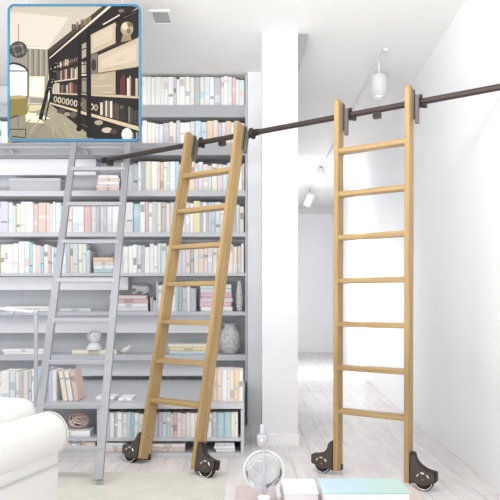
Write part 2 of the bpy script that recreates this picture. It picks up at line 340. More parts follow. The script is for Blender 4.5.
lying(4, 50, 311, 306, NB, SH[6], ['F8F7F5', 'FAFAFA'], 'books at the left of the sixth shelf', 'left on the sixth shelf')
lying(58, 92, 311, 308, NB, SH[6], ['E4E8EC'], 'flat book mid sixth shelf', 'alone in the middle of the sixth shelf')
lying(94, 114, 401, 397, NL, LT, ['E4E8EC', 'FAFAFA'], 'books lying on the low bookcase top', 'on the low bookcase top')
lying(118, 132, 401, 398, NL, LT, ['FAFAFA'], 'single book lying on low bookcase top', 'on the low bookcase top near the oak ladder')
lying(50, 90, 437, 431, YL + .015, zl, ['FAFAFA'], 'book under the woven ball', 'in the low bookcase beneath the woven ball', jit=.5)
lying(103, 127, 453.5, 444, YL + .015, ZP, ['E9D6D2', 'F8F7F5', 'F8F7F5'], 'stack at the base of the low bookcase', 'by the grey ladder foot')
lying(150, 186, 453.5, 445, YL + .015, ZP, ['D8C8C2', 'F6F4F0'], 'stack low behind the oak ladder', 'low between the oak ladder feet')
lying(214, 236, 453.5, 444, YL + .015, ZP, ['F8F7F5', 'F8F7F5', 'E4E8EC'], 'stack at the right end of the low bookcase', 'low at the right bookcase end')
# grey storage box on the third shelf
a = at(9, 190, NB); b = at(60, 177, NB)
sb = empty('storage_box', ((a.x + b.x) / 2, NB, SH[3] + .0006), 'long flat grey storage box on the third shelf', 'box')
m = MB(); w = (b.x - a.x) / 2; hh = b.z - a.z
m.box((-w, .01, 0), (w, .24, hh - .03), hm('BBBCC1'), .003, 1); m.build('box_body', sb)
m = MB(); m.box((-w - .004, .004, hh - .032), (w + .004, .246, hh), hm('C4C5CA'), .003, 1); m.build('lid', sb)

# figurine: a crouching animal on the pink stack
def skin(name, chains, m, parent=None, loc=(0, 0, 0), lev=2):
    me = bpy.data.meshes.new(name); vs = []; es = []; rs = []
    idx = {}
    for ch in chains:
        prev = None
        for p, r in ch:
            k = tuple(round(c, 4) for c in p)
            if k not in idx: idx[k] = len(vs); vs.append(p); rs.append(r)
            if prev is not None and prev != idx[k]: es.append((prev, idx[k]))
            prev = idx[k]
    me.from_pydata(vs, es, []); o = bpy.data.objects.new(name, me); COL.objects.link(o); o.location = loc
    if parent: o.parent = parent
    md = o.modifiers.new('skin', 'SKIN'); md.use_smooth_shade = True
    lay = me.skin_vertices[0].data if me.skin_vertices else None
    if lay is None:
        bm = bmesh.new(); bm.from_mesh(me); bm.verts.layers.skin.verify(); bm.to_mesh(me); bm.free(); lay = me.skin_vertices[0].data
    for i, r in enumerate(rs): lay[i].radius = (r, r)
    lay[0].use_root = True
    subsurf(o, lev); me.materials.append(m); return o
fx = at(140, 0, NB).x
fg = hm('BFC0C4')
B0 = ((.02, 0, .07), .035)
fo = skin('animal_figurine', [[B0, ((.06, 0, .06), .036), ((.085, 0, .03), .02)], [B0, ((-.03, 0, .065), .028), ((-.06, 0, .085), .018), ((-.085, 0, .085), .021), ((-.105, 0, .075), .012)],
     [((-.03, 0, .065), .028), ((-.045, -.02, .03), .013), ((-.09, -.024, .013), .011)], [((-.03, 0, .065), .028), ((-.045, .02, .03), .013), ((-.09, .024, .013), .011)],
     [((.06, 0, .06), .036), ((.05, -.03, .03), .017), ((.01, -.034, .012), .011)], [((.06, 0, .06), .036), ((.05, .03, .03), .017), ((.01, .034, .012), .011)]], fg, loc=(fx, NB + .1, zf + .002))
tag(fo, 'small grey crouching animal figurine on the stack of pink books', 'figurine')

# round ornament clock
cx = at(93, 0, NB).x
ck = empty('table_clock', (cx, YB + .068, zc), 'round pale clock on a domed foot between the grey ladder stiles', 'clock')
m = MB(); m.lathe([(0, 0), (.075, 0), (.078, .01), (.066, .04), (.045, .062), (.025, .07), (0, .071)], hm('F2F3F5')); m.build('foot', ck)
m = MB()
m.lathe([(.05, .0), (.066, .004), (.07, .02), (.066, .036), (.05, .04), (.05, .0)], hm('D2D3D8'), c=(0, .02, .132), axis='Y'); m.build('rim', ck)
m = MB(); m.lathe([(0, .03), (.05, .03), (.052, .01), (0, .01)], hm('F6F7F9'), c=(0, .02, .132), axis='Y')
fcl = m.build('dial', ck)
m = MB(); m.box((-.002, -.014, .132), (.002, -.0112, .168), hm('A9AAB0')); m.box((-.002, -.014, .130), (.026, -.0112, .134), hm('A9AAB0')); m.build('hands', ck)
# small white bird ornament right of ladder
bx_ = at(119.5, 0, NB).x
o = skin('bird_ornament', [[((0, 0, .03), .025), ((.02, 0, .055), .014), ((.03, 0, .075), .017), ((.05, 0, .074), .006)], [((0, 0, .03), .025), ((-.04, 0, .025), .012), ((-.07, 0, .03), .005)]], hm('F4F5F7'), loc=(bx_ + .05, NB + .08, SH[7] + .006))
tag(o, 'tiny white bird ornament just right of the grey ladder', 'ornament')
# carved pot and patterned jar
def vase(x, Y, z, r, h, label, hx, name, petals=9):
    e = empty(name, (x, Y, z + .0006), label, 'vase')
    n = 54; prof = [(.0, 0), (.55, 0), (.7, .04), (.92, .2), (1, .42), (.95, .62), (.75, .8), (.56, .88), (.6, .97), (.66, 1.0), (.58, 1.0), (.5, .9), (.0, .88)]
    m = MB(); vs = []
    for j, (rr, zz) in enumerate(prof):
        for i in range(n):
            a = 2 * math.pi * i / n; k = 1 + (.06 * math.sin(petals * a + 3 * zz * 6) if .1 < zz < .85 and rr > .3 else 0)
            vs.append((math.cos(a) * rr * r * k, math.sin(a) * rr * r * k, zz * h))
    m.add(vs, [[j * n + i, j * n + (i + 1) % n, (j + 1) * n + (i + 1) % n, (j + 1) * n + i] for j in range(len(prof) - 1) for i in range(n)], mat('carved_' + hx, hx, .6, vary=.35, vscale=38), True)
    m.build('vase_body', e)
    m = MB(); m.tube([(math.cos(t) * r * .66, math.sin(t) * r * .66, h) for t in [2 * math.pi * i / 24 for i in range(24)]], r * .05, hm('C9CACE'), closed=True); m.build('rim', e)
vase(at(230, 0, YB + .12).x, YB + .13, SH[7], .105, .3, 'big grey carved pot right of the left oak ladder', 'D6D5D3', 'carved_pot')
vase(at(239.5, 0, YB + .1).x, YB + .06, SH[6], .034, .30, 'slim patterned jar at the right end of the sixth shelf', 'DDDAD8', 'patterned_jar', 6)
# woven ball
bxx = at(80, 0, YL + .15).x; zb = zat(431, YL + .015) + .002
m = MB(); wm = mat('woven_rattan', 'E3CDC2', .8, vary=.2, vscale=60)
for i in range(13):
    q = Matrix.Rotation(R.uniform(0, 6.28), 3, 'Z') @ Matrix.Rotation(R.uniform(.2, 2.9), 3, 'X')
    rr = R.uniform(.9, 1.0)
    m.tube([Vector(((q @ Vector((math.cos(t) * rr, math.sin(t) * rr, .25 * math.sin(2 * t)))) * .064)[:]) * Vector((1.35, 1, .93)) if False else Vector((a * b for a, b in zip((q @ Vector((math.cos(t) * rr, math.sin(t) * rr, .2 * math.sin(2 * t)))) * .06, (1.3, 1, .95)))) for t in [2 * math.pi * k / 30 for k in range(30)]], .0075, wm, 6, True)
zmin = min(v.z for v in m.v)
o = m.build('woven_ball', loc=(bxx, YL + .12, zb - zmin)); tag(o, 'pinkish woven rattan ball in the low bookcase beside the sofa arm', 'ornament')

# ---------------------------------------------------------------- oak library ladders on the bronze rail
th = .5683
r_ = Vector((math.cos(th), -math.sin(th), 0)); n_ = Vector((math.sin(th), math.cos(th), 0)); up = Vector((0, 0, 1))
ZR = 1.2961; P0 = Vector((0, 4.3973, H + ZR))
W = .4969; ST = .034; SD = .092
def plate(outline, y0, y1, m_, sx, x0, bev=.0015):
    mb = MB(); mb.prism([(x0 + sx * a, z) for a, z in outline], y0, y1, m_, bev); return mb
def foot_assembly(root, xs, sx):
    """wheel housing on the outer side of a stile; sx is +1 / -1 along the rail"""
    out = [(0, .03), (0, .245), (.022, .25), (.035, .235)]
    for i in range(1, 9):
        a = math.radians(90 * i / 9); out.append((.035 + .135 * (1 - math.cos(a)), .235 - .1 * math.sin(a)))
    out += [(.17, .135), (.176, .125), (.176, .07), (.165, .063), (.15, .06)]
    for i in range(1, 8):
        a = math.radians(-20 - 140 * i / 8); out.append((.09 + .052 * math.cos(a), .06 + .03 * math.sin(a)))
    out += [(.03, .045)]
    out = [(a * .96, .03 + (z - .03) * .93) for a, z in out]
    mb = plate(out, .004, .062, DARKM, sx, xs); h = mb.build('wheel_housing', root)
    inner = [(.5 * .09 + .5 * a if False else .086 + (a - .086) * .9, .12 + (z - .12) * .93) for a, z in out]
    mb = plate(inner, .0, .0045, PLATE, sx, xs, .0008); mb.build('face_plate', h)
    cxw = xs + sx * .088; cz = .062
    mb = MB(); mb.lathe([(.0, -.002), (.058, -.002), (.06, .001), (.062, .006), (.062, .03), (.058, .034), (0, .034)], BLACKR, c=(cxw, .046, cz), axis='Y', n=36)
    wh = mb.build('wheel', root)
    mb = MB(); mb.lathe([(.051, .0), (.057, .0), (.057, .003), (.051, .003), (.051, .0)], STEEL, c=(cxw, .01, cz), axis='Y', n=36); mb.build('wheel_rim', wh)
    mb = MB()
    for k, g in enumerate((38, 90, 142)):
        a = math.radians(g); c = Vector((cxw + math.cos(a) * .04, 0, cz + .012 + math.sin(a) * .04)); t = Vector((-math.sin(a), 0, math.cos(a)))
        mb.tube([c - t * .011 + Vector((0, -.001, 0)), c + Vector((math.cos(a) * .0015, -.001, 0)), c + t * .011 + Vector((0, -.001, 0))], .006, STEEL, 6)
    mb.build('slot', h)
    mb = MB(); mb.lathe([(0, .006), (.007, .005), (.009, .001), (.009, -.002)], BRKT, c=(cxw, 0, cz + .01), axis='Y', n=12); mb.build('axle_bolt', h)
def ladder(name, s, a, z1, label, ztop, SD=.092, dz=.004, hs=.02):
    st = (up + n_ * a).normalized(); nn = (n_ - up * a).normalized()
    tf = (H + ZR) / st.z
    O = P0 + r_ * s - st * tf
    M = Matrix(((r_.x, nn.x, st.x, O.x), (r_.y, nn.y, st.y, O.y), (r_.z, nn.z, st.z, O.z), (0, 0, 0, 1)))
    root = empty(name, label=label, cat='ladder', group='oak library ladders', mtx=M)
    lift = a * .045
    for xs in (0, W):
        mb = MB()
        # stile with eased, gently domed top
        T = Matrix.Identity(4)
        prof = [(.0, .035), (0, tf + ztop - .02), (.012, tf + ztop - .004), (.03, tf + ztop), (SD - .02, tf + ztop - .012), (SD, tf + ztop - .035), (SD, .035)]
        bm = bmesh.new(); vv = [bm.verts.new((xs, y, z + lift)) for y, z in prof]; f = bm.faces.new(vv)
        g = bmesh.ops.extrude_face_region(bm, geom=[f])
        for v in g['geom']:
            if isinstance(v, bmesh.types.BMVert): v.co.x = xs + ST
        bmesh.ops.recalc_face_normals(bm, faces=bm.faces)
        bmesh.ops.bevel(bm, geom=bm.edges[:], offset=.003, segments=2, affect='EDGES')
        mb.bm(bm, WOOD); sobj = mb.build('stile', root)
        mb = MB(); mb.cyl((xs + ST - .002, .05, .205), (xs + ST + .0015, .05, .205), .005, DARKM, n=10); mb.build('screw', sobj)
    ang = math.atan(a)
    for i in range(7):
        zz = tf + z1 + dz - .30 * i
        mb = MB()
        T = Matrix.Translation((0, .004, zz)) @ Matrix.Rotation(ang * .999, 4, 'X')
        mb.box((ST - .006, 0, -.035), (W + .006, SD * .82, 0), RUNGWOOD, .006, 3, T=T)
        mb.build('rung', root)
    # top hangers, hooks and rollers
    zr = tf + .03 + .14 * a
    for xs in (0, W):
        x = xs + ST
        mb = MB(); mb.box((x, SD - .036, zr - .105 - hs), (x + .009, SD + .002, zr + .085 - hs), BRKT, .002, 2)
        mb.box((x + .009, SD - .016, zr - .135 - hs), (x + .034, SD + .010, zr + .05 - hs), BRKT, .002, 2); hg = mb.build('hanger_bracket', root)
        mb = MB(); mb.box((x + .006, SD - .024, zr - .10 - hs), (x + .0115, SD - .0155, zr + .07 - hs), DARKM, .001, 1); mb.build('slot', hg)
        yr = .14
        mb = MB(); mb.cyl((x + .014, yr, zr + .036), (x + .040, yr, zr + .036), .014, BRONZE, n=20)
        mb.cyl((x + .02, SD + .005, zr + .0), (x + .02, yr, zr + .0), .006, BRKT, n=12); mb.build('roller', hg)
        mb = MB(); mb.box((x + .046, yr - .028, zr - .045), (x + .072, yr + .012, zr - .019), DARKM, .003, 2)
        mb.box((x + .030, SD + .008, zr - .045), (x + .048, yr - .01, zr - .03), DARKM, .002, 1); mb.build('safety_hook', hg)
    foot_assembly(root, 0, -1); foot_assembly(root, W + ST, 1)
    for xs in (0, W):
        mb = MB(); mb.box((xs + (ST if xs == 0 else -.004), SD - .03, .03 + lift), (xs + (ST + .004 if xs == 0 else 0), SD - .002, .07 + lift), DARKM, .0015, 1)
        mb.box((xs + .003, SD - .034, .026 + lift), (xs + ST - .001, SD - .002, .035 + lift), DARKM, .001, 1); mb.build('end_shoe', root)
    return root
ladder('library_ladder', -.648, .218, -.2823, 'left oak library ladder, leaning in front of the bookcase on bronze wheels', .1, .108, .018, .04)
ladder('library_ladder', .690, .007, -.2357, 'right oak library ladder, standing upright before the white wall', .115)
# rail
RO = .14
PR = P0 + n_ * RO + up * .030
def rail_s(x):
    q = (x - CX) / F; return (q * PR.y - PR.x) / (r_.x - q * r_.y)
s0 = rail_s(105); s1 = (xr(3.35) - PR.x) / r_.x + .003
rl = empty('ladder_rail', PR + r_ * s0, 'dark bronze round rail crossing the room, both oak ladders hang on it', 'rail')
Ti = Matrix.Translation(-(PR + r_ * s0))
def wp(mb, name, par, sub=None):
    for v in mb.v: v.xyz = Ti @ v
    return mb.build(name, par)
mb = MB(); mb.cyl(PR + r_ * s0, PR + r_ * s1, .021, BRONZE, n=24); wp(mb, 'rail_tube', rl)
mb = MB(); mb.cyl(PR + r_ * (s0 - .025), PR + r_ * (s0 + .03), .026, DARKM, n=24); wp(mb, 'end_cap', rl)
for x in (258, 459 - 3):
    pass
mb = MB(); c = PR + r_ * rail_s(256); mb.cyl(c - r_ * .022, c + r_ * .022, .0255, DARKM, n=24); wp(mb, 'joint_collar', rl)
RM = Matrix(((r_.x, n_.x, 0, 0), (r_.y, n_.y, 0, 0), (0, 0, 1, 0), (0, 0, 0, 1)))
for x in (110, 222, 377):
    c = PR + r_ * rail_s(x)
    T = Matrix.Translation(c) @ RM
    mb = MB(); mb.box((-.026, -.02, -.058), (.026, .022, -.019), BRONZE, .003, 2, T=T)
    b_ = wp(mb, 'rail_bracket', rl)
    mb = MB(); mb.box((-.017, -.022, -.05), (.017, -.0195, -.027), DARKM, T=T); wp(mb, 'bracket_slot', b_)

# ---------------------------------------------------------------- black ladder hazed to pale grey, in front of the bookcase
Yt, Zt = 5.52, zat(139, 5.52); Yf = 3.78
tr = at(128.5, 139, Yt); tw = .51
xf = at(98, 0, Yf).x
g = empty('grey_ladder', (xf - tw / 2, Yf, 0), 'black library ladder hazed to pale grey, leaning on the bookcase at the left', 'ladder')
def L2(u, k):                # u across, k along 0 foot .. 1 top
    return Vector((xf + (tr.x - xf) * k - (tw * k + .44 * (1 - k)) * (1 - u) + tw / 2 - xf, (Yt - Yf) * k, Zt * k))
def slab(mb, p, q, w, d, m_):
    p = Vector(p); q = Vector(q); z = (q - p); L = z.length; z.normalize(); x = Vector((1, 0, 0)); x = (x - z * x.dot(z)).normalized(); y = z.cross(x)
    T = Matrix(((x.x, y.x, z.x, p.x), (x.y, y.y, z.y, p.y), (x.z, y.z, z.z, p.z), (0, 0, 0, 1)))
    mb.box((-w / 2, -d / 2, 0), (w / 2, d / 2, L), m_, .004, 2, T=T)
for u in (0, 1):
    mb = MB(); slab(mb, L2(u, .012), L2(u, 1), .055, .04, FADE); mb.build('stile', g)
kk = []
for yy in (169, 204, 241.5, 280, 320, 362, 405, 449):
    # height along the ladder seen at picture row yy
    lo, hi = 0, 1
    for _ in range(30):
        mid = (lo + hi) / 2; Ym = Yf + (Yt - Yf) * mid; Zm = Zt * mid
        if HY - (Zm - H) * F / Ym > yy: lo = mid
        else: hi = mid
    kk.append(lo)
for k in kk:
    mb = MB(); a_ = L2(0, k); b_ = L2(1, k); mb.box((a_.x, a_.y - .03, a_.z - .017), (b_.x, a_.y + .035, a_.z + .015), FADE2, .004, 2); mb.build('rung', g)
# rail for the grey ladder
zg = zat(147, YB - .1)
g2 = empty('grey_rail', (-1.9, YB - .09, zg), 'pale grey ladder rail running along the front of the bookcase', 'rail')
mb = MB(); mb.cyl((-1.05, 0, 0), (1.0, 0, 0), .018, FADE, n=16); mb.build('rail_tube', g2)
for x in (11, 85):
    X = at(x, 0, YB - .1).x + 1.9
    mb = MB(); mb.tube([(X - .09, .074, -.0), (X - .06, .03, -.01), (X, 0, -.03), (X + .03, -.02, -.08)], .013, FADE, 10); mb.build('rail_bracket', g2)

# ---------------------------------------------------------------- reading lamp pole (left)
YQ = 4.12
p = at(36, 0, YQ)
fl = empty('floor_lamp', (p.x, YQ, 0), 'thin grey floor lamp with a horizontal arm behind the sofa', 'lamp')
zj = zat(312, YQ)
mb = MB(); mb.lathe([(0, 0), (.13, 0), (.13, .012), (.02, .022), (.014, .03), (.0, .03)], FADE2); mb.build('base', fl)
mb = MB(); mb.cyl((0, 0, .02), (0, 0, zj), .014, FADE2, n=14); mb.build('pole', fl)
mb = MB(); mb.tube([(.01, 0, zj), (-.14, 0, zj + .012), (-.3, 0, zj + .03), (-.5, 0, zj + .06)], .011, hm('E3E4E8'), 12); mb.build('arm', fl)
mb = MB(); mb.lathe([(0, -.02), (.018, -.016), (.024, 0), (.018, .016), (0, .02)], FADE, c=(-.175, 0, zj - .012), axis='Y'); mb.lathe([(0, -.02), (.018, -.016), (.022, 0), (.018, .016), (0, .02)], FADE2, c=(0, 0, zj), axis='Y'); mb.build('joint', fl)
mb = MB(); mb.lathe([(.018, .0), (.05, -.03), (.07, -.1), (.066, -.1), (.046, -.032), (.014, -.004)], FADE2, c=(-.5, 0, zj + .06)); mb.build('lamp_shade', fl)

# ---------------------------------------------------------------- cream sofa
U = Vector((-.306, -.952, 0)); V = Vector((-.952, .306, 0)); S0 = Vector((-.862, 2.62, 0))
SM = Matrix(((V.x, -U.x, 0, S0.x), (V.y, -U.y, 0, S0.y), (0, 0, 1, 0), (0, 0, 0, 1)))   # local x: into the sofa, local y: away from camera
SM = Matrix(((V.x, U.x, 0, S0.x), (V.y, U.y, 0, S0.y), (0, 0, 1, 0), (0, 0, 0, 1)))     # local y: towards the camera
so = empty('sofa', label='cream upholstered sofa with a rolled arm at the left edge', cat='sofa', mtx=SM)
def cushion(name, a, b, bev, par, m_=SOFA):
    mb = MB(); mb.box(a, b, m_, bev, 5); mb.sm = [True] * len(mb.sm); return mb.build(name, par)
cushion('seat_base', (.06, .1, .05), (1.75, .82, .36), .04, so)
cushion('backrest', (.125, -.05, .05), (1.75, .17, .76), .075, so)
cushion('seat_cushion', (.17, .14, .36), (.9, .84, .50), .05, so)
cushion('seat_cushion', (.91, .14, .36), (1.65, .84, .50), .05, so)
for q, x0 in ((1, 0.0), (-1, 1.72)):
    e_ = cushion('arm', (x0 + .005, -.02, .04), (x0 + .145, .84, .60), .03, so)
    mb = MB(); zc_, rr = .60, .1
    ys = [(-.045, .3), (-.043, .62), (-.03, .86), (-.01, .97), (.02, 1), (.4, 1.0), (.82, 1.0), (.85, .96), (.87, .8), (.875, .5), (.876, .01)]
    mb.lathe([(.001, -.046)] + [(rr * k, y) for y, k in ys], SOFA, c=(0, 0, 0), axis='Z', n=32)
    for v in mb.v: v.xyz = (x0 + .065 + v.x, v.z, zc_ + v.y)
    e2 = mb.build('arm_roll', e_)
    mb = MB(); sd = -1 if q == 1 else 1
    mb.tube([(x0 + (.0 if q == 1 else .15), y, .545) for y in (-.02, .2, .4, .6, .84)], .006, SEAM, 8)
    mb.tube([(x0 + (.0 if q == 1 else .15), y, .47) for y in (-.01, .2, .4, .6, .83)], .004, SEAM, 8)
    mb.tube([(x0 + .065 + math.cos(t) * rr * .97, -.02, zc_ + math.sin(t) * rr * .97) for t in [2 * math.pi * i / 28 for i in range(28)]], .005, SEAM, 8, True)
    mb.build('piping', e_)
for x in (.1, 1.68):
    for y in (.02, .76):
        mb = MB(); mb.cyl((x, y, 0), (x, y, .06), .018, hm('C9C2BA'), r2=.024, n=14); mb.build('leg', so)

# ---------------------------------------------------------------- rug
rx = on_floor(226, 476).x
mb = MB(); mb.box((-1.75, 3.15, 0), (rx, 4.1, .002), mat('rug_wool', 'D8D6CC', .95, bump=.5, bscale=120, vary=.06, vscale=8), .0005, 1)
tag(mb.build('rug'), 'pale greenish beige rug in front of the low bookcase', 'rug')

# ---------------------------------------------------------------- coffee table and the things on it
TZ = .43
tb = on_floor(300, 485, TZ).y; ty0 = 1.75
t0 = at(236, 0, tb).x; t1 = at(412, 0, tb).x
ct = empty('coffee_table', ((t0 + t1) / 2, (tb + ty0) / 2, 0), 'low pale pink coffee table at the bottom edge, holding papers and a cyan album', 'table')
hw, hd = (t1 - t0) / 2, (tb - ty0) / 2
TT = hm('CDBFBB', .4)
mb = MB(); mb.box((-hw, -hd, TZ - .03), (hw, hd, TZ), TT, .006, 3); mb.build('tabletop', ct)
mb = MB()
for a_, b_ in (((-hw + .04, -hd + .04), (hw - .04, -hd + .06)), ((-hw + .04, hd - .06), (hw - .04, hd - .04))): mb.box((a_[0], a_[1], TZ - .08), (b_[0], b_[1], TZ - .03), TT, .002, 1)
mb.build('apron', ct)
for sx in (-1, 1):
    for sy in (-1, 1):
        mb = MB(); mb.cyl((sx * (hw - .05), sy * (hd - .05), 0), (sx * (hw - .06), sy * (hd - .06), TZ - .03), .014, TT, r2=.022, n=14); mb.build('leg', ct)
def on_table(x, y): return on_floor(x, y, TZ)
# album with iridescent cover
def irid():
    m = mat('iridescent_cover', 'A9DDE6', .25)
    nt = m.node_tree; b = nt.nodes['Principled BSDF']; tc = nt.nodes.new('ShaderNodeTexCoord'); sp = nt.nodes.new('ShaderNodeSeparateXYZ'); r = nt.nodes.new('ShaderNodeValToRGB')
    e = r.color_ramp.elements; e[0].position = 0; e[0].color = hexl('C2DAE8'); e[1].position = 1; e[1].color = hexl('B5D2C6')
    k = r.color_ramp.elements.new(.35); k.color = hexl('B3D3DC'); k = r.color_ramp.elements.new(.62); k.color = hexl('B0D0CD')
    nt.links.new(tc.outputs['Generated'], sp.inputs[0]); nt.links.new(sp.outputs[0], r.inputs[0]); nt.links.new(r.outputs[0], b.inputs['Base Color']); return m
TA = TZ + .06
pb = on_floor(318, 478.5, TA); pf = on_floor(327, 492.5, TA)
xr_ = at(399, 0, pb.y).x
al = empty('album', ((pb.x + xr_) / 2, (pb.y + pf.y) / 2, TZ + .0006), 'glossy cyan and mint album box with white sides on the coffee table', 'album')
aw, ad = (xr_ - pb.x) / 2, (pb.y - pf.y) / 2
mb = MB(); mb.box((-aw + .004, -ad + .002, 0), (aw - .004, ad - .002, .053), hm('FCFCFC', .5), .002, 1); mb.build('page_block', al)
mb = MB(); mb.box((-aw, -ad, .053), (aw, ad, .06), irid(), .002, 2); mb.build('cover', al)
# papers
for i, (x0, x1, y0, y1, hgt, rz, hx, lbl) in enumerate([(283, 321, 479, 494, .036, .03, 'F2F2F4', 'larger white booklet left of the cyan album'), (276, 296, 484, 497, .012, -.18, 'E6E7EA', 'small pale paper pad at the left of the white booklet')]):
    zt = TZ + hgt; a_ = on_floor(x0, y0, zt); b_ = on_floor(x1, y1, zt)
    Xa, Xb = at(x0, 0, (a_.y + b_.y) / 2).x, at(x1 - 5, 0, (a_.y + b_.y) / 2).x
    if i == 1: Xb = min(Xb, at(281, 0, b_.y).x)
    w_, d_ = (Xb - Xa) / 2, (a_.y - b_.y) / 2
    e = empty('booklet', ((Xa + Xb) / 2, (a_.y + b_.y) / 2, TZ + .0006), lbl, 'booklet'); e.rotation_euler = (0, 0, 0)
    mb = MB(); mb.box((-w_ + .003, -d_ + .003, .002), (w_ - .003, d_ - .003, hgt - .003), hm('FAFAFA')); mb.build('pages', e)
    mb = MB(); mb.box((-w_, -d_, hgt - .003), (w_, d_, hgt), hm(hx)); mb.box((-w_, -d_, 0), (w_, d_, .002), hm(hx)); mb.box((-w_, -d_, .002), (-w_ + .002, d_, hgt - .003), hm(hx)); mb.build('cover', e)
# instrument on a stand with a glass disc
pp = on_table(264, 499)
ins = empty('magnifier_stand', pp + Vector((0, 0, .0006)), 'chrome stand with clamp screws and a round glass disc at the bottom centre', 'stand')
sc = pp.y / F
def hz(y): return (499 - y) * sc
G = hm('B4B6BC', .35)
mb = MB(); mb.lathe([(0, 0), (.026, 0), (.027, .006), (.02, .012), (.008, .018), (.007, .026), (0, .026)], hm('F2F2F4', .3)); mb.build('base', ins)
mb = MB(); mb.cyl((0, 0, .012), (0, 0, hz(464)), 2.1 * sc, G, n=16); mb.cyl((0, 0, hz(465)), (0, 0, hz(446)), 1.4 * sc, G, n=16); mb.build('pole', ins)
mb = MB(); mb.lathe([(0, hz(448)), (3.5 * sc, hz(447)), (5.4 * sc, hz(443)), (6 * sc, hz(438)), (5.3 * sc, hz(434)), (4.7 * sc, hz(434)), (5.2 * sc, hz(438)), (4.6 * sc, hz(442)), (0, hz(444))], CHROME, c=(-1.5 * sc, 0, 0)); mb.build('cup', ins)
mb = MB(); mb.lathe([(.001, hz(444))] + [(4.8 * sc * math.cos(t), hz(438.5) + 5 * sc * math.sin(t)) for t in [(-1.5 + 3.0 * i / 12) for i in range(13)]] + [(.0005, hz(433))], hm('EEEFF1', .2), c=(-1.5 * sc, 0, 0)); mb.build('ball', ins)
mb = MB(); mb.cyl((-1.5 * sc, 0, hz(434)), (-1.5 * sc, 0, hz(424.5)), 2.6 * sc, hm('B9BABF', .35), n=16); mb.build('socket', ins)
mb = MB(); mb.cyl((3 * sc, 0, hz(443)), (11 * sc, 0, hz(443)), .8 * sc, G, n=10); mb.cyl((11 * sc, 0, hz(447)), (11 * sc, 0, hz(439.5)), 1.1 * sc, G, n=10); mb.build('wing_screw', ins)
mb = MB(); mb.cyl((-9 * sc, 0, hz(472)), (0, 0, hz(472)), .9 * sc, G, n=10); mb.cyl((-9.5 * sc, 0, hz(476)), (-9.5 * sc, 0, hz(468.5)), 1.3 * sc, hm('B5B7BD', .35), n=10); mb.build('wing_screw', ins)
mb = MB(); rr = 20 * sc
mb.tube([(math.cos(t) * rr, .02, hz(472) + math.sin(t) * rr) for t in [2 * math.pi * i / 48 for i in range(48)]], 1.1 * sc, hm('D8D9DC', .2), 8, True); mb.build('ring', ins)
mb = MB(); mb.lathe([(.0005, -.003), (rr * .6, -.0025), (rr * .97, -.001), (rr * .97, .001), (rr * .6, .0025), (.0005, .003)], GLASS, c=(0, .02, hz(472)), axis='Y', n=48); mb.build('glass_disc', ins)

# ---------------------------------------------------------------- ceiling fittings
def on_ceil(x, y): Y = F * (CEIL - H) / (HY - y); return at(x, y, Y)
a_ = on_ceil(152, 11); b_ = on_ceil(171, 22.5); cc = on_ceil(161.5, 16.8)
hw, hd = .062, abs(a_.y - b_.y) / 2
v = empty('ceiling_vent', (cc.x, cc.y, CEIL), 'small square grey recessed ceiling fitting above the bookcase', 'ceiling fitting')
mb = MB()
for p_, q_ in (((-hw - .02, -hd - .02), (hw + .02, -hd)), ((-hw - .02, hd), (hw + .02, hd + .02)), ((-hw - .02, -hd), (-hw, hd)), ((hw, -hd), (hw + .02, hd))): mb.box((p_[0], p_[1], -.012), (q_[0], q_[1], 0), hm('EDEDED'), .001, 1)
mb.build('frame', v)
mb = MB(); mb.box((-hw, -hd, -.006), (hw, hd, 0), hm('B4B4B6')); mb.build('grille', v)
# light track and spots
TX = 1.2
ya, yb2 = on_ceil(386, 50).y, on_ceil(310, 200).y
tk = empty('light_track', (TX, ya, CEIL), 'slim ceiling light track running away above the white room', 'light track')
mb = MB(); mb.box((-.018, 0, -.025), (.018, yb2 - ya + 3, 0), hm('E6E6E8', .5), .002, 1); mb.build('track_rail', tk)
mb = MB(); mb.box((-.024, -.05, -.03), (.024, 0, 0), hm('DADADB', .5), .003, 2); mb.build('end_feed', tk)
LAMPW = mat('lamp_glow', 'FFFFFF', .4, emit=2.5)
for i, (px, py, sz, Yo, lbl) in enumerate([(376, 92, 16, 0, 'large white cylinder spotlight on the track, nearest of three'), (320.5, 172, 9, 0, 'white spotlight on the track, middle of three'), (309.5, 203, 8, 0, 'smallest white spotlight, farthest along the track')]):
    # position under the track where it reads at this column
    Ys = F * TX / (px + [3, 2, 2][i] - CX); w_ = sz / F * Ys / 2
    zt = CEIL - .025; ztop = zat([75, 169, 194][i], Ys); zbot = zat([98, 183, 207][i], Ys)
    s_ = empty('track_spotlight', (TX, Ys, zt), lbl, 'spotlight', 'white ceiling spotlights')
    mb = MB(); mb.cyl((0, 0, 0), (0, 0, min(-.01, ztop - zt + .01)), .012, hm('E2E2E3'), n=12); mb.build('stem', s_)
    h_ = zbot - ztop
    tilt = Matrix.Translation((0, 0, ztop - zt)) @ Matrix.Rotation([0.0, .45, .45][i], 4, 'Y')
    prof = [(0, 0), (w_ * .8, 0), (w_, h_ * .08), (w_, h_), (w_ * .88, h_), (w_ * .86, h_ * .8), (0, h_ * .78)]
    mb = MB(); mb.lathe(prof, hm('DCDDE0', .4), n=28)
    for q in mb.v: q.xyz = tilt @ q
    bd = mb.build('lamp_body', s_)
    mb = MB(); mb.lathe([(0, h_ * .82), (w_ * .7, h_ * .82), (w_ * .7, h_ * .84), (0, h_ * .84)], LAMPW, n=24)
    for q in mb.v: q.xyz = tilt @ q
    mb.build('bulb', bd)

